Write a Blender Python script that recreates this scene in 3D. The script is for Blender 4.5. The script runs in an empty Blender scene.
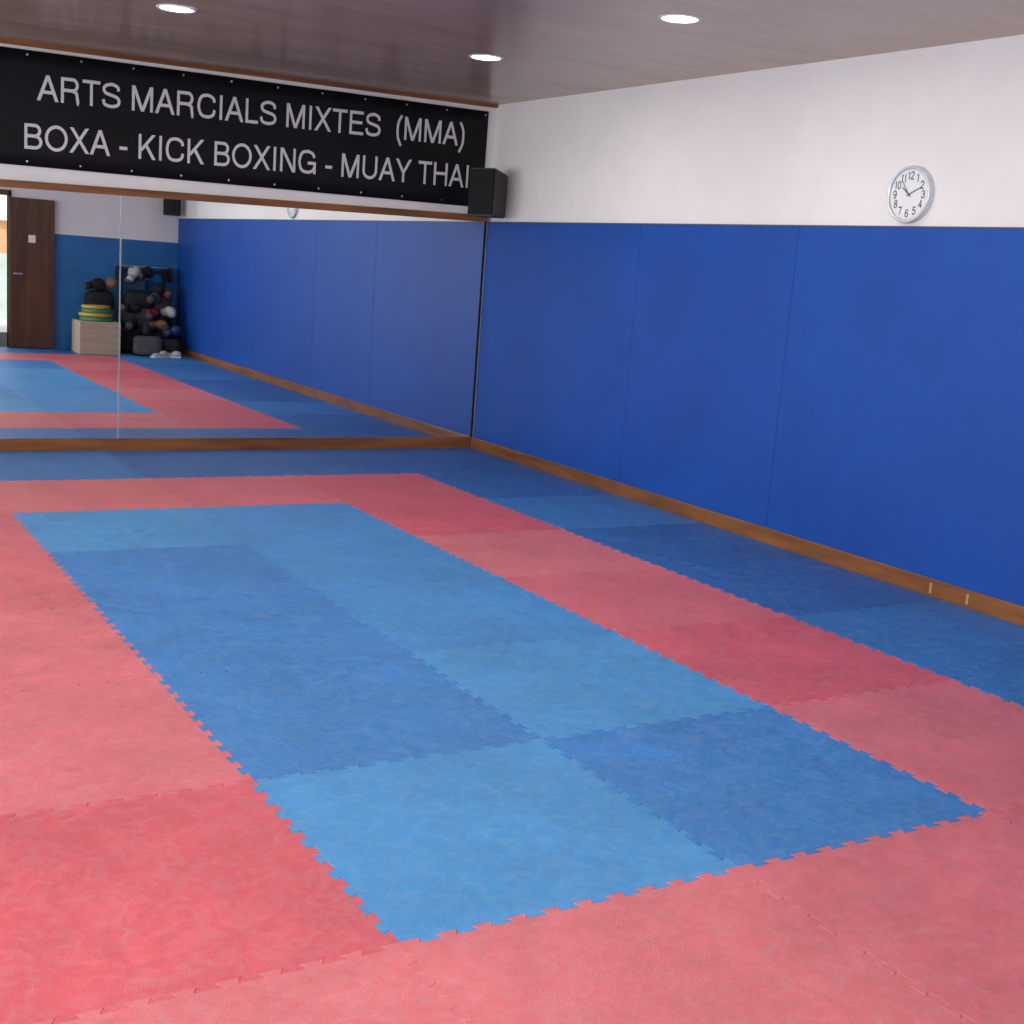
import bpy, bmesh, math, random
from mathutils import Euler, Matrix, Vector, noise
random.seed(4)
S=bpy.context.scene
try:
    S.view_settings.view_transform='Standard'; S.view_settings.look='None'; S.view_settings.exposure=0
except Exception: pass

# ---------------------------------------------------------------- helpers
def link(o,parent=None):
    bpy.context.collection.objects.link(o)
    if parent: o.parent=parent
    return o
def empty(name,loc=(0,0,0),rz=0):
    e=bpy.data.objects.new(name,None); e.empty_display_size=.1; e.location=loc; e.rotation_euler=(0,0,rz)
    return link(e)
def from_bm(name,bm,mats,parent=None,smooth=False):
    me=bpy.data.meshes.new(name); bm.normal_update(); bm.to_mesh(me); bm.free()
    for m in (mats if isinstance(mats,(list,tuple)) else [mats]): me.materials.append(m)
    if smooth:
        for p in me.polygons: p.use_smooth=True
    return link(bpy.data.objects.new(name,me),parent)
def bm_box(bm,x0,x1,y0,y1,z0,z1,mi=0,mat=None,bev=0):
    r=bmesh.ops.create_cube(bm,size=1)
    vs=r['verts']
    for v in vs:
        v.co=Vector(((x0+x1)/2+v.co.x*(x1-x0),(y0+y1)/2+v.co.y*(y1-y0),(z0+z1)/2+v.co.z*(z1-z0)))
    fs=set(f for v in vs for f in v.link_faces)
    for f in fs: f.material_index=mi
    if bev:
        es=list(set(e for v in vs for e in v.link_edges))
        rr=bmesh.ops.bevel(bm,geom=es,offset=bev,segments=2,affect='EDGES',profile=.6)
        for f in rr['faces']: f.material_index=mi
        vs=list(set(vs_ for f in rr['faces'] for vs_ in f.verts))
    if mat is not None:
        bmesh.ops.transform(bm,matrix=mat,verts=[v for v in vs if v.is_valid])
    return vs
def box(name,x0,x1,y0,y1,z0,z1,m,parent=None,bev=0):
    bm=bmesh.new(); bm_box(bm,x0,x1,y0,y1,z0,z1,bev=bev)
    return from_bm(name,bm,m,parent)
def bm_cyl(bm,r1,r2,h,mat,seg=32,mi=0):
    r=bmesh.ops.create_cone(bm,cap_ends=True,segments=seg,radius1=r1,radius2=r2,depth=h,matrix=mat)
    for f in set(f for v in r['verts'] for f in v.link_faces): f.material_index=mi
def bm_sph(bm,mat,mi=0,u=20,v=14):
    r=bmesh.ops.create_uvsphere(bm,u_segments=u,v_segments=v,radius=1,matrix=mat)
    for f in set(f for v_ in r['verts'] for f in v_.link_faces): f.material_index=mi; f.smooth=True
def T(x,y,z): return Matrix.Translation((x,y,z))
def Rt(x,y,z): return Euler((x,y,z)).to_matrix().to_4x4()
def Sc(x,y,z): return Matrix.Diagonal((x,y,z,1))

def newmat(name):
    m=bpy.data.materials.new(name); m.use_nodes=True
    return m,m.node_tree,m.node_tree.nodes['Principled BSDF']
def pmat(name,col,rough=.5,spec=.5,metal=0,nscale=0,namt=.15,bump=0,bscale=200,stretch=(1,1,1),emit=0):
    m,nt,b=newmat(name); L=nt.links
    b.inputs['Base Color'].default_value=(*col,1); b.inputs['Roughness'].default_value=rough
    b.inputs['Specular IOR Level'].default_value=spec; b.inputs['Metallic'].default_value=metal
    if emit: b.inputs['Emission Color'].default_value=(1,.98,.93,1); b.inputs['Emission Strength'].default_value=emit
    tc=nt.nodes.new('ShaderNodeTexCoord'); mp=nt.nodes.new('ShaderNodeMapping'); mp.inputs['Scale'].default_value=stretch
    L.new(tc.outputs['Object'],mp.inputs[0])
    if nscale:
        n=nt.nodes.new('ShaderNodeTexNoise'); n.inputs['Scale'].default_value=nscale; n.inputs['Detail'].default_value=4; n.inputs['Roughness'].default_value=.65
        L.new(mp.outputs[0],n.inputs['Vector'])
        r=nt.nodes.new('ShaderNodeValToRGB'); r.color_ramp.elements[0].position=.3; r.color_ramp.elements[1].position=.7
        r.color_ramp.elements[0].color=(*[c*(1-namt) for c in col],1); r.color_ramp.elements[1].color=(*[min(1,c*(1+namt)) for c in col],1)
        L.new(n.outputs['Fac'],r.inputs[0]); L.new(r.outputs[0],b.inputs['Base Color'])
    if bump:
        n2=nt.nodes.new('ShaderNodeTexNoise'); n2.inputs['Scale'].default_value=bscale; n2.inputs['Detail'].default_value=1
        L.new(mp.outputs[0],n2.inputs['Vector'])
        bp=nt.nodes.new('ShaderNodeBump'); bp.inputs['Strength'].default_value=bump; bp.inputs['Distance'].default_value=.01
        L.new(n2.outputs['Fac'],bp.inputs['Height']); L.new(bp.outputs[0],b.inputs['Normal'])
    return m

M_white=pmat('white_plaster',(.76,.745,.745),.7,.3,nscale=2.5,namt=.035,bump=.12,bscale=45)
M_ceil=pmat('varnished_ceiling',(.40,.285,.20),.24,.42,nscale=1.2,namt=.14,bump=.03,bscale=3,stretch=(1,4,1))
M_pad=pmat('blue_vinyl_pad',(.008,.066,.335),.5,.25,nscale=1.3,namt=.10,bump=.10,bscale=70)
M_wood=pmat('varnished_wood',(.21,.078,.022),.35,.4,nscale=9,namt=.5,stretch=(1,.12,1))
M_woodx=pmat('varnished_wood_x',(.20,.075,.024),.35,.4,nscale=9,namt=.5,stretch=(.12,1,1))
M_seam=pmat('dark_seam',(.008,.02,.09),.6,.3)
M_mirror=pmat('mirror_silver',(.87,.90,.91),0.0,.5,metal=1)
M_mframe=pmat('mirror_edge',(.55,.6,.6),.2,.6,metal=.6)
M_ban=pmat('black_banner_vinyl',(.006,.006,.008),.5,.15,nscale=4,namt=.3)
M_text=pmat('banner_print_grey',(.60,.60,.61),.6,.3)
M_blk=pmat('black_plastic',(.013,.013,.015),.45,.4)
M_grille=pmat('speaker_grille',(.010,.010,.012),.6,.3,bump=.6,bscale=500)
M_bluep=pmat('blue_painted_wall',(.02,.14,.36),.5,.4,nscale=3,namt=.12)
M_door=pmat('brown_door_wood',(.085,.035,.015),.35,.5,nscale=7,namt=.4,stretch=(1,1,.1))
M_metal=pmat('brushed_metal',(.6,.6,.6),.3,.5,metal=1)
M_paper=pmat('paper',(.75,.75,.72),.7,.2)
M_lamp=pmat('downlight_glow',(1,1,1),.5,.2,emit=9)
M_rim=pmat('downlight_rim',(.8,.8,.8),.4,.4)
M_clockf=pmat('clock_face',(.74,.76,.78),.5,.4)
M_clockr=pmat('clock_rim',(.62,.66,.70),.3,.5,metal=.3)
M_ink=pmat('clock_ink',(.10,.11,.13),.5,.3)
M_sub=pmat('concrete_subfloor',(.02,.02,.025),.8,.2)
M_scuff=pmat('metal_bracket',(.42,.27,.13),.4,.5)

# ---------------------------------------------------------------- camera
R=Euler((1.385,0,-.5427),'XYZ').to_matrix() @ Matrix.Rotation(.07357,3,'Z')
cam=bpy.data.objects.new('camera',bpy.data.cameras.new('camera')); link(cam)
CP=Vector((-1.235,-2.404,1.522))
cam.matrix_world=Matrix.Translation(CP)@R.to_4x4()
cam.data.sensor_width=36; cam.data.lens=1282.1/1024*36; cam.data.clip_start=.05
S.camera=cam

# ---------------------------------------------------------------- room constants
W=4.085; MY=7.166; CZ=2.86; BY=-1.872; JX=.95; XL=-4.0; YB=-5.0
def ceilz(x,y): return 2.845+.0118*(x-4.085)+.005*(y-7.166)
box('floor',XL,W+.2,YB,MY+.1,-.12,-.022,M_sub)
def slab(name,pts,th,m):
    bm=bmesh.new(); lo=[bm.verts.new(p) for p in pts]; hi=[bm.verts.new((x,y,zz+th)) for (x,y,zz) in pts]
    bm.faces.new(lo); bm.faces.new(hi[::-1])
    n=len(pts)
    for i in range(n): bm.faces.new((lo[i],hi[i],hi[(i+1)%n],lo[(i+1)%n]))
    bmesh.ops.recalc_face_normals(bm,faces=bm.faces)
    return from_bm(name,bm,m)
slab('ceiling',[(x,y,ceilz(x,y)) for x,y in ((XL-.1,YB-.1),(W+.15,YB-.1),(W+.15,MY+.15),(XL-.1,MY+.15))],.1,M_ceil)
# walls
box('wall_back',XL-.1,W+.15,MY+.03,MY+.15,-.1,CZ,M_white)
box('wall_right',W+.035,W+.15,BY-.1,MY+.15,-.1,CZ,M_white)
bm=bmesh.new()
bm_box(bm,XL-.15,XL,YB-.1,MY+.1,-.1,.95); bm_box(bm,XL-.15,XL,YB-.1,MY+.1,2.35,CZ)
wins=[(-4.2,-2.2),(-1.2,.8),(1.8,3.8),(4.6,6.4)]
ys=[YB-.1]+[v for w in wins for v in w]+[MY+.1]
for a,b in zip(ys[::2],ys[1::2]): bm_box(bm,XL-.15,XL,a,b,.95,2.35)
from_bm('wall_left',bm,M_white)
for i,(a,b) in enumerate(wins):
    bm=bmesh.new()
    for (p,q,r,s) in ((a,b,.95,1.0),(a,b,2.30,2.35),(a,a+.05,.95,2.35),(b-.05,b,.95,2.35),((a+b)/2-.025,(a+b)/2+.025,.95,2.35)):
        bm_box(bm,XL-.10,XL-.04,p,q,r,s)
    from_bm('window_%d'%(i+1),bm,M_rim)
bm=bmesh.new()
D0,D1=1.02,1.80
bm_box(bm,D1,W+.15,BY-.12,BY,1.56,CZ,0); bm_box(bm,D1,W+.15,BY-.12,BY,-.1,1.56,1)
bm_box(bm,JX-.12,D0,BY-.12,BY,-.1,CZ,0); bm_box(bm,D0,D1,BY-.12,BY,2.02,CZ,0)
from_bm('wall_front',bm,[M_white,M_bluep])
bm=bmesh.new()
bm_box(bm,XL-.1,JX,YB-.12,YB,-.1,CZ,0)
from_bm('wall_front.001',bm,[M_white])
box('wall_front_return',JX-.12,JX-.001,YB,BY-.12,-.1,CZ,M_white)

# ---------------------------------------------------------------- interlocking foam mats
def edge_pts(a,b,horizontal,c,teeth,flip):
    L=b-a; out=[(a,0)]
    if teeth:
        e=.024; n=max(1,round((L-2*e)/.095)); p=(L-2*e)/n; o=.06*p; h=.021*flip
        for k in range(n):
            s=a+e+k*p
            out+=[(s+.25*p+o,0),(s+.25*p-o,h),(s+.75*p+o,h),(s+.75*p-o,0)]
    out.append((b,0))
    return [((t,c+d) if horizontal else (c+d,t)) for t,d in out]
LB=(.045,.245,.57); MB=(.036,.215,.545); DB=(.026,.178,.50)
LR=(.575,.130,.155); MR=(.56,.108,.136); DR=(.545,.082,.112); OD=(.009,.100,.36); OL=(.020,.150,.44)
spec={(0,0):LB,(1,0):DB,(0,1):DB,(1,1):LB,(0,2):DB,(1,2):MB,(0,3):DB,(1,3):MB,(0,4):LB,(1,4):MB,
 (-1,0):DR,(-1,1):LR,(-1,2):LR,(-1,3):MR,(-1,4):MR,(-1,5):LR,(0,5):LR,(1,5):MR,(2,5):DR,
 (-1,-1):LR,(0,-1):LR,(1,-1):LR,(2,-1):MR,(2,0):LR,(2,1):DR,(2,2):MR,(2,3):LR,(2,4):DR,
 (3,0):OL,(3,1):OL,(3,2):OD,(3,3):OD,(3,4):OL,(3,5):OD,(3,6):OD,(0,6):OL,(1,6):OD,(2,6):OD,(-1,6):OL}
bm=bmesh.new(); cl=bm.loops.layers.float_color.new('tint')
def tile(x0,x1,y0,y1,tl,tr,tb,tt,col):
    col=tuple(c*random.uniform(.98,1.02) for c in col)
    bot=edge_pts(x0,x1,True,y0,tb,-1); top=edge_pts(x0,x1,True,y1,tt,-1)
    lef=edge_pts(y0,y1,False,x0,tl,-1); rig=edge_pts(y0,y1,False,x1,tr,-1)
    poly=[Vector(p) for p in bot[:-1]+rig[:-1]+top[::-1][:-1]+lef[::-1][:-1]]
    n=len(poly); g=.0017; ins=[]
    for i in range(n):
        d0=(poly[i]-poly[i-1]).normalized(); d1=(poly[(i+1)%n]-poly[i]).normalized()
        n0=Vector((-d0.y,d0.x)); n1=Vector((-d1.y,d1.x)); m_=(n0+n1)
        if m_.length<1e-4: m_=n0
        m_.normalize(); ins.append(poly[i]+m_*g/max(.4,m_.dot(n0)))
    a=[bm.verts.new((p.x,p.y,0)) for p in ins]
    b=[bm.verts.new((p.x,p.y,-.0024)) for p in poly]
    c=[bm.verts.new((p.x,p.y,-.02)) for p in poly]
    fs=[bm.faces.new(a),bm.faces.new(c[::-1])]
    sd=[]
    for i in range(n):
        j=(i+1)%n
        sd.append(bm.faces.new((b[i],b[j],a[j],a[i]))); sd.append(bm.faces.new((c[i],c[j],b[j],b[i])))
    for f in fs+sd:
        for l in f.loops: l[cl]=(*col,1)
for i in range(-4,4):
    for j in range(-5,7):
        if j<-2 and i>0: continue
        x0,x1=i,i+1; y0,y1=j,j+1
        if i==3: x1=W-.012
        if i==-4: x0=XL+.005
        if j==6: y1=MY-.014
        if j==-5: y0=YB+.005
        if j==-2 and i>0: y0=BY+.005
        if i==0 and j<-2: x1=JX-.13
        if i==0 and j==-2: continue
        if (i,j) in spec: c=spec[(i,j)]
        elif -1<=i<3 and -1<=j<6: c=MR
        else: c=random.choice([OD,OL,MB])
        tile(x0,x1,y0,y1,i>-4,i<3 and not(i==0 and j<-2),j>-5 and not(j==-2 and i>0),j<6,c)
tile(0,1,-1.865,-1,True,True,False,True,OL)
tile(0,JX-.13,-2,-1.865,True,False,True,False,OL)
m,nt,b=newmat('foam_mat'); L=nt.links
at=nt.nodes.new('ShaderNodeAttribute'); at.attribute_name='tint'
tc=nt.nodes.new('ShaderNodeTexCoord')
def noi(sc,det,rough=.6,dist=0):
    n=nt.nodes.new('ShaderNodeTexNoise'); n.inputs['Scale'].default_value=sc; n.inputs['Detail'].default_value=det; n.inputs['Roughness'].default_value=rough; n.inputs['Distortion'].default_value=dist
    L.new(tc.outputs['Object'],n.inputs['Vector']); return n
def ramp(n,a,b_,v0,v1):
    r=nt.nodes.new('ShaderNodeMapRange'); r.inputs[1].default_value=a; r.inputs[2].default_value=b_; r.inputs[3].default_value=v0; r.inputs[4].default_value=v1
    L.new(n.outputs['Fac'],r.inputs[0]); return r
n1=noi(1.8,2); n2=noi(6,4,.65,2.2); n4=noi(16,4,.72,1.5)
r1=ramp(n1,.3,.7,.88,1.10); r2=ramp(n2,.3,.7,.89,1.10)
mu=nt.nodes.new('ShaderNodeMath'); mu.operation='MULTIPLY'; L.new(r1.outputs[0],mu.inputs[0]); L.new(r2.outputs[0],mu.inputs[1])
vm=nt.nodes.new('ShaderNodeVectorMath'); vm.operation='SCALE'; L.new(at.outputs['Color'],vm.inputs[0]); L.new(mu.outputs[0],vm.inputs['Scale'])
mx=nt.nodes.new('ShaderNodeMix'); mx.data_type='RGBA'; mx.inputs[7].default_value=(.56,.66,.72,1)
r4=ramp(n4,.42,.72,.01,.12); L.new(r4.outputs[0],mx.inputs[0]); L.new(vm.outputs[0],mx.inputs[6]); L.new(mx.outputs[2],b.inputs['Base Color'])
b.inputs['Specular IOR Level'].default_value=.30
rr=ramp(n2,.3,.7,.40,.56); L.new(rr.outputs[0],b.inputs['Roughness'])
n3=noi(260,0); bp=nt.nodes.new('ShaderNodeBump'); bp.inputs['Strength'].default_value=.3; bp.inputs['Distance'].default_value=.004
L.new(n3.outputs['Fac'],bp.inputs['Height']); L.new(bp.outputs[0],b.inputs['Normal'])
from_bm('interlocking_foam_mat',bm,m)

# ---------------------------------------------------------------- blue wall padding (right)
pad=empty('wall_padding')
seams=[MY-.012,4.973,3.404,1.45,BY+.01]
for k,(a,b_) in enumerate(zip(seams,seams[1:])):
    box('pad_%d'%(k+1),W,W+.035,b_+.0015,a-.0015,.09,1.897,M_pad,pad,bev=.004)
box('pad_backing',W+.02,W+.034,BY+.01,MY-.01,.09,1.895,M_seam,pad)
box('pad_top_strip',W-.002,W+.036,BY+.01,MY-.01,1.897,1.905,pmat('grey_blue_edge',(.06,.08,.14),.5),pad)
bb=empty('baseboard_right')
bm=bmesh.new(); bm_box(bm,W-.008,W+.034,BY+.002,MY-.012,-.02,.092,bev=.004); from_bm('board',bm,M_wood,bb)
bm=bmesh.new()
for y in (2.09,1.85): bm_box(bm,W-.0095,W-.006,y-.007,y+.007,.015,.07,bev=.001)
from_bm('joint_plates',bm,M_scuff,bb)
box('baseboard_back',XL+.01,W-.01,MY-.010,MY+.029,-.02,.094,M_woodx,bev=.004)

# ---------------------------------------------------------------- mirrors
mir=empty('wall_mirror')
def quadprism(name,pts,y0,y1,m,parent=None):
    bm=bmesh.new(); a=[bm.verts.new((x,y0,z)) for x,z in pts]; b_=[bm.verts.new((x,y1,z)) for x,z in pts]
    bm.faces.new(a); bm.faces.new(b_[::-1]); n=len(pts)
    for i in range(n): bm.faces.new((a[i],b_[i],b_[(i+1)%n],a[(i+1)%n]))
    bmesh.ops.recalc_face_normals(bm,faces=bm.faces)
    return from_bm(name,bm,m,parent)
zt=lambda x:(1.83+(x-.27)*.0185)
for k,(a,b_) in enumerate(((-1.9,1.084),(1.092,W-.022),(-3.9,-1.908))):
    quadprism('pane_%d'%(k+1),[(a,.094),(b_,.094),(b_,zt(b_)+.01),(a,zt(a)+.01)],MY,MY+.006,M_mirror,mir)
box('pane_joint',1.083,1.093,MY-.002,MY+.008,.094,1.85,M_mframe,mir)
box('corner_gap',W-.022,W,MY+.001,MY+.02,.094,1.91,M_blk,mir)
box('mirror_backing',XL+.02,W-.002,MY+.008,MY+.029,.094,1.80,M_blk,mir)
quadprism('trim_1',[(XL+.01,zt(XL)),(W-.002,zt(W)),(W-.002,zt(W)+.055),(XL+.01,zt(XL)+.045)],MY-.018,MY+.029,M_woodx)
quadprism('trim_2',[(XL+.01,ceilz(XL,MY)-.035),(W+.03,2.82),(W+.03,2.85),(XL+.01,ceilz(XL,MY)+.005)],MY-.005,MY+.029,M_woodx)

# ---------------------------------------------------------------- stroke lettering
def cat(pts,n=8):
    P=[Vector(p) for p in pts]; P=[2*P[0]-P[1]]+P+[2*P[-1]-P[-2]]; out=[]
    for i in range(1,len(P)-2):
        p0,p1,p2,p3=P[i-1:i+3]
        for k in range(n):
            t=k/n
            out.append(.5*((2*p1)+(-p0+p2)*t+(2*p0-5*p1+4*p2-p3)*t*t+(-p0+3*p1-3*p2+p3)*t**3))
    out.append(P[-2]); return out
w=.128; a_=w/2; t_=1-w/2
def arc(cx,cy,rx,ry,d0,d1,n=20): return [(cx+rx*math.cos(math.radians(d0+(d1-d0)*k/n)),cy+ry*math.sin(math.radians(d0+(d1-d0)*k/n))) for k in range(n+1)]
G={
'A':(.93,[('D',.0,0,.395,1,.15),('D',.78,0,.385,1,.15),('P',[(.2,.34),(.73,.34)])]),
'R':(1.0,[('P',[(.16,0),(.16,1)]),('P',[(.16,t_),(.55,t_)]+arc(.60,.72,.20,.2175,85,-85)+[(.55,.50),(.16,.50)]),('P',cat([(.58,.50),(.76,.42),(.80,.25),(.84,.02),(.87,-.0)]))]),
'T':(.85,[('P',[(.425,0),(.425,1)]),('P',[(.03,t_),(.82,t_)])]),
'S':(.93,[('P',cat([(.795,.69),(.74,.85),(.48,t_),(.21,.86),(.135,.72),(.22,.58),(.47,.51),(.73,.43),(.82,.28),(.74,.13),(.47,a_),(.18,.13),(.105,.32)]))]),
'M':(1.16,[('P',[(.16,0),(.16,1)]),('P',[(1.0,0),(1.0,1)]),('D',.505,0,.10,1,.15),('D',.505,0,.91,1,.15)]),
'C':(1.0,[('P',cat([(.87,.67),(.80,.84),(.54,t_),(.24,.85),(.12,.5),(.24,.15),(.54,a_),(.80,.15),(.885,.36)]))]),
'I':(.39,[('P',[(.195,0),(.195,1)])]),
'L':(.77,[('P',[(.16,0),(.16,1)]),('P',[(.16,a_),(.73,a_)])]),
'X':(.93,[('D',.02,0,.73,1,.16),('D',.75,0,.04,1,.16)]),
'E':(.93,[('P',[(.17,0),(.17,1)]),('P',[(.17,a_),(.87,a_)]),('P',[(.17,t_),(.85,t_)]),('P',[(.17,.52),(.80,.52)])]),
'(':(.46,[('P',cat([(.38,1.03),(.2,.72),(.16,.38),(.2,.06),(.38,-.28)]))]),
')':(.46,[('P',cat([(.08,1.03),(.26,.72),(.30,.38),(.26,.06),(.08,-.28)]))]),
'B':(.93,[('P',[(.16,0),(.16,1)]),('P',[(.16,t_),(.5,t_)]+arc(.54,.73,.21,.205,85,-85)+[(.5,.52),(.16,.52)]),('P',[(.5,.52)]+arc(.55,.29,.255,.225,85,-85)+[(.5,a_),(.16,a_)])]),
'O':(1.08,[('P',arc(.54,.5,.43,.45,0,362,40))]),
'K':(.93,[('P',[(.16,0),(.16,1)]),('D',.10,.32,.72,1,.17),('D',.74,0,.34,.60,.17)]),
'G':(1.08,[('P',cat([(.90,.69),(.82,.84),(.56,t_),(.24,.85),(.12,.5),(.24,.15),(.56,a_),(.80,.13),(.905,.26)])),('P',[(.93,0),(.93,.50)]),('P',[(.56,.455),(.98,.455)])]),
'N':(1.0,[('P',[(.16,0),(.16,1)]),('P',[(.84,0),(.84,1)]),('D',.74,0,.10,1,.16)]),
'-':(.46,[('P',[(.05,.36),(.41,.36)])]),
'U':(1.0,[('P',[(.16,1),(.16,.36)]+arc(.5,.36,.34,.295,180,360)+[(.84,.36),(.84,1)])]),
'Y':(.93,[('P',[(.465,0),(.465,.45)]),('D',.39,.40,.0,1,.16),('D',.38,.40,.77,1,.16)]),
'H':(1.0,[('P',[(.16,0),(.16,1)]),('P',[(.84,0),(.84,1)]),('P',[(.16,.53),(.84,.53)])]),
' ':(.37,[]),
'1':(.6,[('P',[(.36,0),(.36,1)]),('D',.10,.72,.30,.95,.12)]),
'2':(.78,[('P',cat([(.1,.68),(.2,.88),(.4,t_),(.62,.85),(.64,.65),(.4,.38),(.12,.1)])),('P',[(.08,a_),(.70,a_)])]),
'3':(.78,[('P',cat([(.1,.75),(.22,.9),(.4,t_),(.6,.86),(.62,.66),(.40,.53),(.64,.42),(.66,.2),(.4,a_),(.2,.1),(.08,.27)]))]),
'4':(.78,[('P',[(.55,0),(.55,1)]),('P',[(.05,.28),(.74,.28)]),('D',.04,.25,.48,1,.14)]),
'5':(.78,[('P',[(.2,t_),(.66,t_)]),('P',[(.18,.98),(.14,.5)]),('P',cat([(.14,.52),(.38,.62),(.62,.5),(.65,.28),(.4,a_),(.2,.1),(.08,.25)]))]),
'6':(.78,[('P',arc(.39,.32,.27,.26,0,362,30)),('P',cat([(.13,.35),(.16,.7),(.38,t_),(.62,.82)]))]),
'7':(.78,[('P',[(.06,t_),(.70,t_)]),('D',.18,0,.56,.98,.15)]),
'8':(.78,[('P',arc(.39,.28,.27,.22,0,362,30)),('P',arc(.39,.72,.23,.21,0,362,30))]),
'9':(.78,[('P',arc(.39,.68,.27,.26,0,362,30)),('P',cat([(.65,.65),(.62,.3),(.40,a_),(.16,.18)]))]),
'0':(.78,[('P',arc(.39,.5,.27,.44,0,362,30))]),
}
def glyph_polys(ch,ww=w):
    out=[]
    for s in G[ch][1]:
        if s[0]=='D':
            _,x0,y0,x1,y1,hw=s; out.append([(x0,y0),(x0+hw,y0),(x1+hw,y1),(x1,y1)])
        else:
            P=[Vector((p[0],p[1])) for p in s[1]]
            Q=[P[0]]
            for p in P[1:]:
                if (p-Q[-1]).length>1e-4: Q.append(p)
            P=Q; Lf=[];Rg=[]
            for i,p in enumerate(P):
                d0=(P[i]-P[i-1]).normalized() if i>0 else (P[1]-P[0]).normalized()
                d1=(P[i+1]-P[i]).normalized() if i<len(P)-1 else d0
                t=(d0+d1).normalized(); n=Vector((-t.y,t.x)); k=ww/2/max(.5,n.dot(Vector((-d0.y,d0.x))))
                Lf.append(p+n*k); Rg.append(p-n*k)
            for i in range(len(P)-1): out.append([tuple(Rg[i]),tuple(Rg[i+1]),tuple(Lf[i+1]),tuple(Lf[i])])
    return out
def text_polys(txt):
    x=0; out=[]
    for ch in txt:
        for p in glyph_polys(ch): out.append([(x+q[0],q[1]) for q in p])
        x+=G[ch][0]
    xs=[q[0] for p in out for q in p]; a,b_=min(xs),max(xs)
    return [[((q[0]-a)/(b_-a),q[1]) for q in p] for p in out]

# ---------------------------------------------------------------- banner
ban=empty('wall_banner')
bx0,bx1=.06,4.04
def zb(x,v):
    lo=1.985+(x-.27)*.008; hi=2.748+(x-.27)*.0095
    return lo+(hi-lo)*v
def wave(x,z): return .003*math.sin(x*5.1+z*2)+.002*math.sin(x*13+1)
bm=bmesh.new(); NX,NZ=90,8
g=[[bm.verts.new((bx0+(bx1-bx0)*i/NX,MY+.012+wave(bx0+(bx1-bx0)*i/NX,k/NZ),zb(bx0+(bx1-bx0)*i/NX,k/NZ))) for k in range(NZ+1)] for i in range(NX+1)]
for i in range(NX):
    for k in range(NZ): bm.faces.new((g[i][k],g[i+1][k],g[i+1][k+1],g[i][k+1]))
o=from_bm('banner_sheet',bm,M_ban,ban,smooth=True)
md=o.modifiers.new('s','SOLIDIFY'); md.thickness=.002; md.offset=-1
def lay(name,txt,xa,xb,za,zbb,ha,hb,mat_):
    bm=bmesh.new()
    for p in text_polys(txt):
        vs=[]
        for u,v in p:
            x=xa+(xb-xa)*u; z=za+(zbb-za)*u+v*(ha+(hb-ha)*u)
            vs.append(bm.verts.new((x,MY+.0085+wave(x,(z-1.99)/.77),z)))
        bm.faces.new(vs)
    bmesh.ops.recalc_face_normals(bm,faces=bm.faces)
    return from_bm(name,bm,mat_,ban)
lay('lettering_line_1','ARTS MARCIALS MIXTES  (MMA)',.51,3.83,2.43,2.485,.170,.180,M_text)
lay('lettering_line_2','BOXA - KICK BOXING - MUAY THAI',.43,3.89,2.10,2.16,.170,.180,M_text)
bm=bmesh.new()
for k in range(12):
    x=bx0+.03+(bx1-bx0-.06)*k/11
    for v in (.04,.96): bm_cyl(bm,.007,.007,.006,T(x,MY+.006,zb(x,v))@Rt(math.pi/2,0,0),12)
from_bm('eyelets',bm,M_metal,ban)

# ---------------------------------------------------------------- speakers
def speaker(loc,rz,s=1):
    e=empty('wall_speaker',loc,rz); e.scale=(s,s,s)
    bm=bmesh.new()
    pts=[(-.10,-.10),(.10,-.10),(.08,.09),(-.08,.09)]
    lo=[bm.verts.new((x,y,-.15)) for x,y in pts]; hi=[bm.verts.new((x,y,.15 if y<0 else .12)) for x,y in pts]
    bm.faces.new(lo[::-1]); bm.faces.new(hi)
    for i in range(4): bm.faces.new((lo[i],lo[(i+1)%4],hi[(i+1)%4],hi[i]))
    bmesh.ops.bevel(bm,geom=list(bm.edges),offset=.01,segments=2,affect='EDGES')
    from_bm('cabinet',bm,M_blk,e)
    box('grille',-.088,.088,-.108,-.098,-.138,.138,M_grille,e,bev=.004)
    bm=bmesh.new(); bm_cyl(bm,.055,.055,.004,T(0,-.107,-.045)@Rt(math.pi/2,0,0),28); bm_cyl(bm,.022,.022,.004,T(0,-.107,.085)@Rt(math.pi/2,0,0),20)
    from_bm('drivers',bm,M_grille,e)
    box('bracket',-.02,.02,.085,.14,-.05,.05,M_blk,e)
    return e
speaker((3.905,6.83,2.115),math.radians(-62),1.25)
speaker((3.955,BY+.17,2.08),math.radians(-135))

# ---------------------------------------------------------------- clock on right wall
ck=empty('wall_clock',(W+.035,2.60,2.07)) ; ck.rotation_euler=(0,0,-math.pi/2)
bm=bmesh.new(); Ry=Rt(math.pi/2,0,0)
Rk=.150
prof=[(Rk-.016,-.030),(Rk-.010,-.036),(Rk-.003,-.034),(Rk,-.024),(Rk,0)]
seg=64; rings=[[bm.verts.new((r*math.cos(2*math.pi*k/seg),y,r*math.sin(2*math.pi*k/seg))) for k in range(seg)] for r,y in prof]
for a,b_ in zip(rings,rings[1:]):
    for k in range(seg): bm.faces.new((a[k],a[(k+1)%seg],b_[(k+1)%seg],b_[k]))
from_bm('rim',bm,M_clockr,ck,smooth=True)
bm=bmesh.new(); bm_cyl(bm,Rk-.012,Rk-.012,.022,T(0,-.013,0)@Ry,64); from_bm('face',bm,M_clockf,ck)
bm=bmesh.new()
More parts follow.
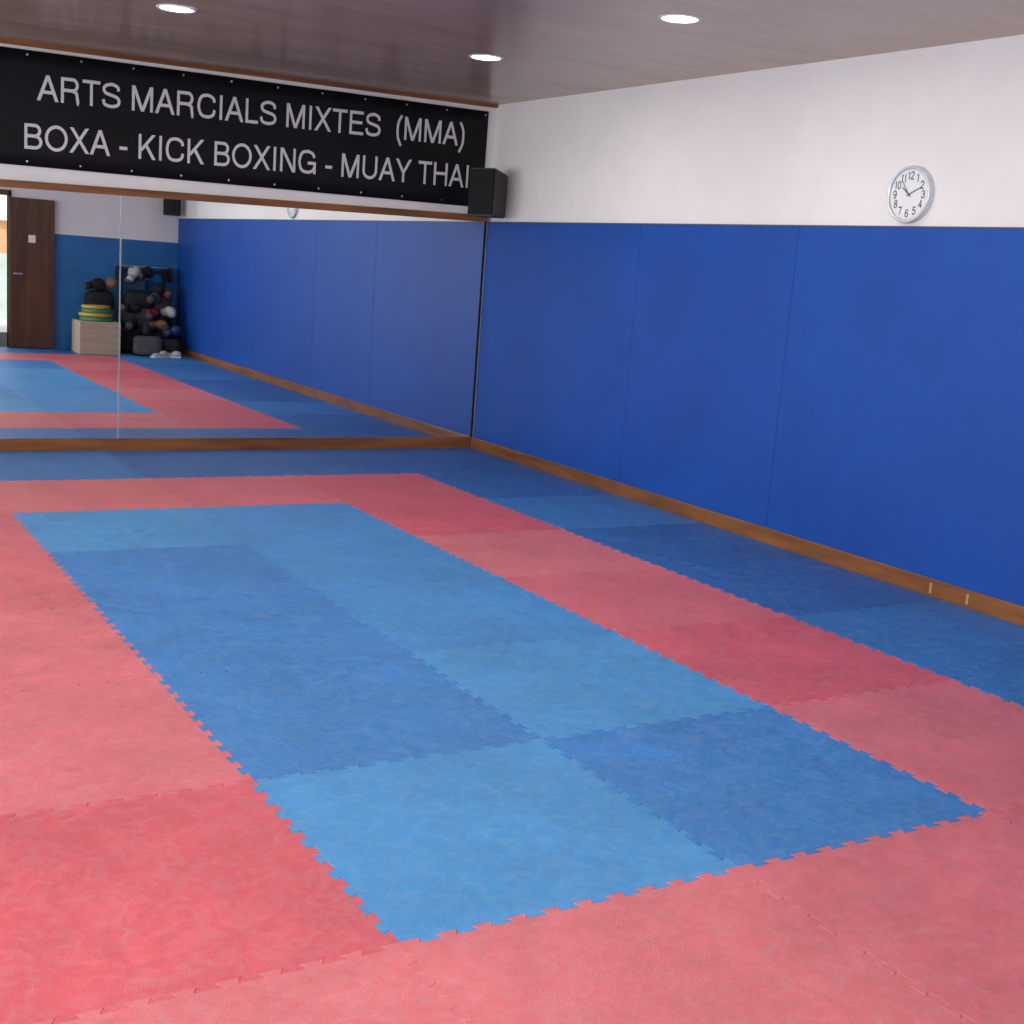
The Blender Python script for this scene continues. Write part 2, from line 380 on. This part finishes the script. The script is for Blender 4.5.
for hh in range(1,13):
    an=math.radians(90-30*hh); cx,cz=.098*math.cos(an),.098*math.sin(an); s=.042
    txt=str(hh); wd=sum(G[c][0] for c in txt)*s*.85; x=cx-wd/2
    for c in txt:
        for p in glyph_polys(c,.16): 
            bm.faces.new([bm.verts.new((x+q[0]*s*.85,-.0252,cz-s/2+q[1]*s)) for q in p])
        x+=G[c][0]*s*.85
for k in range(60):
    an=2*math.pi*k/60; r0=.126; r1=.132
    d=Vector((math.cos(an),math.sin(an))); n=Vector((-d.y,d.x))*.0012
    bm.faces.new([bm.verts.new((q.x,-.0252,q.y)) for q in (d*r0+n,d*r0-n,d*r1-n,d*r1+n)])
bmesh.ops.recalc_face_normals(bm,faces=bm.faces); from_bm('numerals',bm,M_ink,ck)
bm=bmesh.new()
for ang,ln,wd in ((math.radians(90+52),.060,.003),(math.radians(90-66),.092,.0025),(math.radians(90+38),.095,.0012)):
    bm_box(bm,-.015,ln,-.0285,-.0268,-wd,wd,mat=Rt(0,-ang,0))
bm_cyl(bm,.006,.006,.006,T(0,-.028,0)@Ry,20); from_bm('hands',bm,M_ink,ck)

# ---------------------------------------------------------------- ceiling downlights
for (x,y) in [(.87,5.09),(2.79,4.99),(2.82,3.05),(.87,3.05),(.87,1.0),(2.82,1.0),(-1.1,3.05),(-1.1,.5)]:
    f_=(ceilz(x,y)-CP.z)/(2.818-CP.z); x=(x-CP.x)*f_+CP.x; y=(y-CP.y)*f_+CP.y
    z=ceilz(x,y); e=empty('ceiling_downlight',(x,y,z))
    bm=bmesh.new(); seg=40; pr=[(.088,-.001),(.092,-.006),(.106,-.006),(.110,-.0005)]
    rs=[[bm.verts.new((r*math.cos(2*math.pi*k/seg),r*math.sin(2*math.pi*k/seg),zz)) for k in range(seg)] for r,zz in pr]
    for a,b_ in zip(rs,rs[1:]):
        for k in range(seg): bm.faces.new((a[k],a[(k+1)%seg],b_[(k+1)%seg],b_[k]))
    from_bm('trim_ring',bm,M_rim,e,smooth=True)
    bm=bmesh.new(); bm_cyl(bm,.09,.09,.003,T(0,0,-.0022),24); from_bm('diffuser',bm,M_lamp,e)
    ld=bpy.data.lights.new('lamp','AREA'); ld.shape='DISK'; ld.size=.17; ld.energy=12; ld.color=(1,.95,.88)
    lo=bpy.data.objects.new('lamp',ld); lo.location=(0,0,-.02); link(lo,e)

# ---------------------------------------------------------------- door & equipment at rear wall (seen in the mirror)
dr=empty('door_1',(D1,BY+.03,0))
bm=bmesh.new(); bm_box(bm,.01,.58,0,.04,.01,2.0,bev=.004)
for (p,q,r,s) in ((.08,.51,.15,.9),(.08,.51,1.02,1.85)):
    bm_box(bm,p,q,.038,.047,r,s,bev=.003)
from_bm('leaf',bm,M_door,dr); 
bm=bmesh.new(); bm_cyl(bm,.012,.012,.06,T(.06,.065,1.0)@Ry,16); bm_box(bm,.05,.16,.085,.1,.99,1.01,bev=.003); from_bm('handle',bm,M_metal,dr)
box('notice',.24,.33,.048,.050,1.42,1.52,M_paper,dr)
bm=bmesh.new()
for q in ((D0-.05,D0,0,2.07),(D1,D1+.03,0,2.07)): bm_box(bm,q[0],q[1],BY-.13,BY+.02,0,q[3])
bm_box(bm,D0-.05,D1+.03,BY-.13,BY+.02,2.02,2.09)
from_bm('trim_3',bm,M_door)

# outside, seen through the open doorway
box('terrace_ground',.97,8,-9,BY-.13,-.2,-.03,pmat('pale_paving',(.6,.58,.54),.8,nscale=5))
bm=bmesh.new()
bm_box(bm,.97,8,-9.3,-9,-.2,1.15,2); bm_box(bm,.97,8,-9.3,-9,1.15,1.75,0); bm_box(bm,.97,8,-9.35,-8.9,1.75,1.85,1)
from_bm('orange_building',bm,[pmat('orange_render',(.70,.36,.18),.8,nscale=4),M_rim,pmat('pale_render',(.55,.62,.55),.8,nscale=4)])

cx=2.84
pb=empty('plywood_box',(cx,-1.33,0))
bm=bmesh.new(); bm_box(bm,-.27,.27,-.25,.25,0.001,.44,bev=.006)
from_bm('body',bm,pmat('plywood',(.40,.33,.24),.6,.3,nscale=6,namt=.18,stretch=(1,1,6)),pb)
M_y=pmat('yellow_vinyl',(.42,.30,.04),.45); M_g=pmat('green_vinyl',(.04,.16,.07),.45); M_rd=pmat('red_leather',(.24,.02,.03),.4)
M_wt=pmat('white_leather',(.42,.42,.42),.45); M_bl=pmat('blue_leather',(.03,.07,.20),.4); M_gy=pmat('grey_fabric',(.06,.06,.07),.8,nscale=20,namt=.3)
M_bk2=pmat('black_fabric',(.014,.014,.017),.75,.3,nscale=20,namt=.3)
wp=empty('bumper_plate_stack',(cx+.0,-1.33,.44))
bm=bmesh.new(); z=0
for k,(r,h) in enumerate(((.225,.06),(.225,.05),(.21,.055),(.19,.045))):
    for (r1,r2,hh) in ((r-.015,r,.01),(r,r,h-.02),(r,r-.015,.01)):
        bm_cyl(bm,r1,r2,hh,T(.008*(-1)**k,0,z+hh/2),40,mi=(1,0,1,0)[k]); z+=hh
    bm_cyl(bm,.05,.05,.004,T(0,0,z+.001),20,mi=2)
from_bm('plates',bm,[M_y,M_g,M_metal],wp)
# boxing gear pile
gp=empty('boxing_gear_pile',(3.58,-1.45,0.003))
def glove(name,loc,rot,mat_,s=1):
    bm=bmesh.new(); X=T(*loc)@Rt(*rot)@Sc(s,s,s)
    bm_sph(bm,X@T(0,0,.02)@Sc(.075,.085,.105)); bm_sph(bm,X@T(.02,-.035,.05)@Sc(.06,.065,.085))
    bm_sph(bm,X@T(-.065,-.03,.0)@Rt(0,-.35,0)@Sc(.032,.035,.065))
    bm_cyl(bm,.052,.06,.11,X@T(0,.01,-.12),24); bm_cyl(bm,.056,.056,.02,X@T(0,.01,-.17),24,mi=1)
    from_bm(name,bm,[mat_,M_gy],gp,smooth=True)
def bag(name,loc,rot,dim,mat_):
    bm=bmesh.new(); X=T(*loc)@Rt(*rot)
    bm_box(bm,-dim[0]/2,dim[0]/2,-dim[1]/2,dim[1]/2,-dim[2]/2,dim[2]/2)
    bmesh.ops.subdivide_edges(bm,edges=list(bm.edges),cuts=5,use_grid_fill=True)
    for v in bm.verts:
        q=Vector((v.co.x/dim[0]*2,v.co.y/dim[1]*2,v.co.z/dim[2]*2))
        ln=(abs(q.x)**5+abs(q.y)**5+abs(q.z)**5)**.2
        q=q/ln*max(abs(q.x),abs(q.y),abs(q.z)); nn=noise.noise(v.co*9+Vector(loc)*3)*.14
        v.co=Vector((q.x*dim[0]/2*(1+nn),q.y*dim[1]/2*(1+nn),q.z*dim[2]/2*(1+min(nn,.0))))
    bmesh.ops.transform(bm,matrix=X,verts=bm.verts)
    o=from_bm(name,bm,mat_,gp,smooth=True); md=o.modifiers.new('s','SUBSURF'); md.levels=1; md.render_levels=1
M_dn=pmat('navy_fabric',(.015,.03,.08),.7,.3,nscale=20,namt=.3); M_br=pmat('tan_leather',(.16,.09,.05),.55,.4,nscale=15)
# weight stand behind the bags
bm=bmesh.new()
for sx in (-.30,.30):
    bm_box(bm,sx-.02,sx+.02,-.37,-.33,0,1.18,bev=.003); bm_box(bm,sx-.02,sx+.02,-.38,.02,.0,.03,bev=.003)
for zz in (.62,1.12): bm_box(bm,-.34,.34,-.365,-.335,zz,zz+.03,bev=.003)
bm_cyl(bm,.012,.012,.78,T(0,-.32,1.19)@Rt(0,math.pi/2,0),16,mi=1)
for sx in (-.36,.36): bm_cyl(bm,.10,.10,.03,T(sx,-.30,1.10)@Rt(0,math.pi/2,0),28)
from_bm('weight_stand',bm,[M_blk,M_metal],gp)
bag('duffel_1',(-.15,-.10,.19),(0,0,.1),(.50,.44,.38),M_bk2)
bag('duffel_2',(.20,-.09,.18),(0,0,-.1),(.34,.44,.36),M_dn)
bag('duffel_3',(-.14,-.12,.50),(0,0,.0),(.44,.38,.28),M_gy)
bag('kick_shield',(.19,-.14,.48),(.0,.1,.1),(.32,.30,.30),M_bk2)
bag('duffel_4',(-.10,-.14,.74),(0,.1,.2),(.38,.28,.24),M_bk2)
bag('duffel_5',(.18,-.15,.70),(0,-.2,-.2),(.28,.26,.22),M_gy)
bag('top_bag',(-.12,-.14,.95),(0,.1,.3),(.27,.22,.20),M_dn)
bag('floor_bag',(-.10,.34,.14),(0,0,.2),(.38,.30,.27),M_gy)
bag('floor_bag_2',(.24,.28,.12),(0,0,.5),(.28,.26,.24),M_bk2)
bag('stacked_pads_1',(-.66,-.27,.25),(0,0,0),(.46,.26,.50),M_bk2)
bag('stacked_pads_2',(-.62,-.27,.66),(0,0,0),(.38,.24,.36),M_bk2)
for k,(l,r,mm) in enumerate([((-.20,-.04,1.10),(.4,.6,.2),M_wt),((-.02,-.08,1.12),(1.2,.2,.8),M_bk2),((.12,-.04,.88),(.2,.9,2),M_bk2),((.26,-.03,.84),(1.5,.3,.1),M_rd),
    ((.06,.06,.78),(1.4,.2,.6),M_gy),((.26,.08,.60),(1.3,.6,2.6),M_wt),((-.26,.10,.64),(1.4,-.4,1.2),M_bk2),((.02,.12,.56),(1.2,.9,.3),M_rd),
    ((.10,.20,.42),(1.4,.9,2),M_br),((-.12,.30,.36),(1.3,.2,3),M_bk2),((.3,.20,.34),(1.2,.6,1),M_bl),((-.28,.20,.44),(1.2,.3,.4),M_bk2),((-.68,-.18,.92),(1.2,.5,1.4),M_bk2),((-.50,-.18,.94),(1.0,.2,2.4),M_br)]):
    glove('glove_%d'%(k+1),l,r,mm,.92)
def shoe(name,loc,rz):
    bm=bmesh.new(); X=T(*loc)@Rt(0,0,rz)
    bm_sph(bm,X@T(0,.06,.03)@Sc(.045,.085,.034)); bm_sph(bm,X@T(0,-.05,.045)@Sc(.04,.07,.05)); bm_box(bm,-.045,.045,-.12,.14,0,.018,mi=1,mat=X,bev=.006)
    from_bm(name,bm,[M_wt,M_paper],gp,smooth=True)
shoe('shoe_1',(.02,.58,0),1.2); shoe('shoe_2',(.20,.53,0),1.9)

# ---------------------------------------------------------------- lighting
wd=bpy.data.worlds.new('world'); S.world=wd; wd.use_nodes=True
bg=wd.node_tree.nodes['Background']; bg.inputs[0].default_value=(.92,.95,1,1); bg.inputs[1].default_value=1.8
def area(name,loc,rot,sx,sy,en,col=(1,1,1)):
    ld=bpy.data.lights.new(name,'AREA'); ld.shape='RECTANGLE'; ld.size=sx; ld.size_y=sy; ld.energy=en; ld.color=col
    o=bpy.data.objects.new(name,ld); o.location=loc; o.rotation_euler=rot; link(o); return o
for i,(a,b_) in enumerate(wins):
    area('window_daylight',(XL-.2,(a+b_)/2,1.65),(0,math.radians(-90),0),1.35,b_-a,(95,88,86,84)[i],(1,.985,.96))
sd=bpy.data.lights.new('sun','SUN'); sd.energy=2.5; sd.angle=.02; so=bpy.data.objects.new('sun',sd); link(so)
so.rotation_euler=Vector((-.25,-.5,-.8)).to_track_quat('-Z','Y').to_euler()
fl=bpy.data.lights.new('camera_flash','AREA'); fl.shape='DISK'; fl.size=.12; fl.energy=64; fl.color=(1,.98,.96)
fo=bpy.data.objects.new('camera_flash',fl); link(fo)
fo.matrix_world=cam.matrix_world@T(0,.14,.02)@Rt(math.radians(4),0,0)
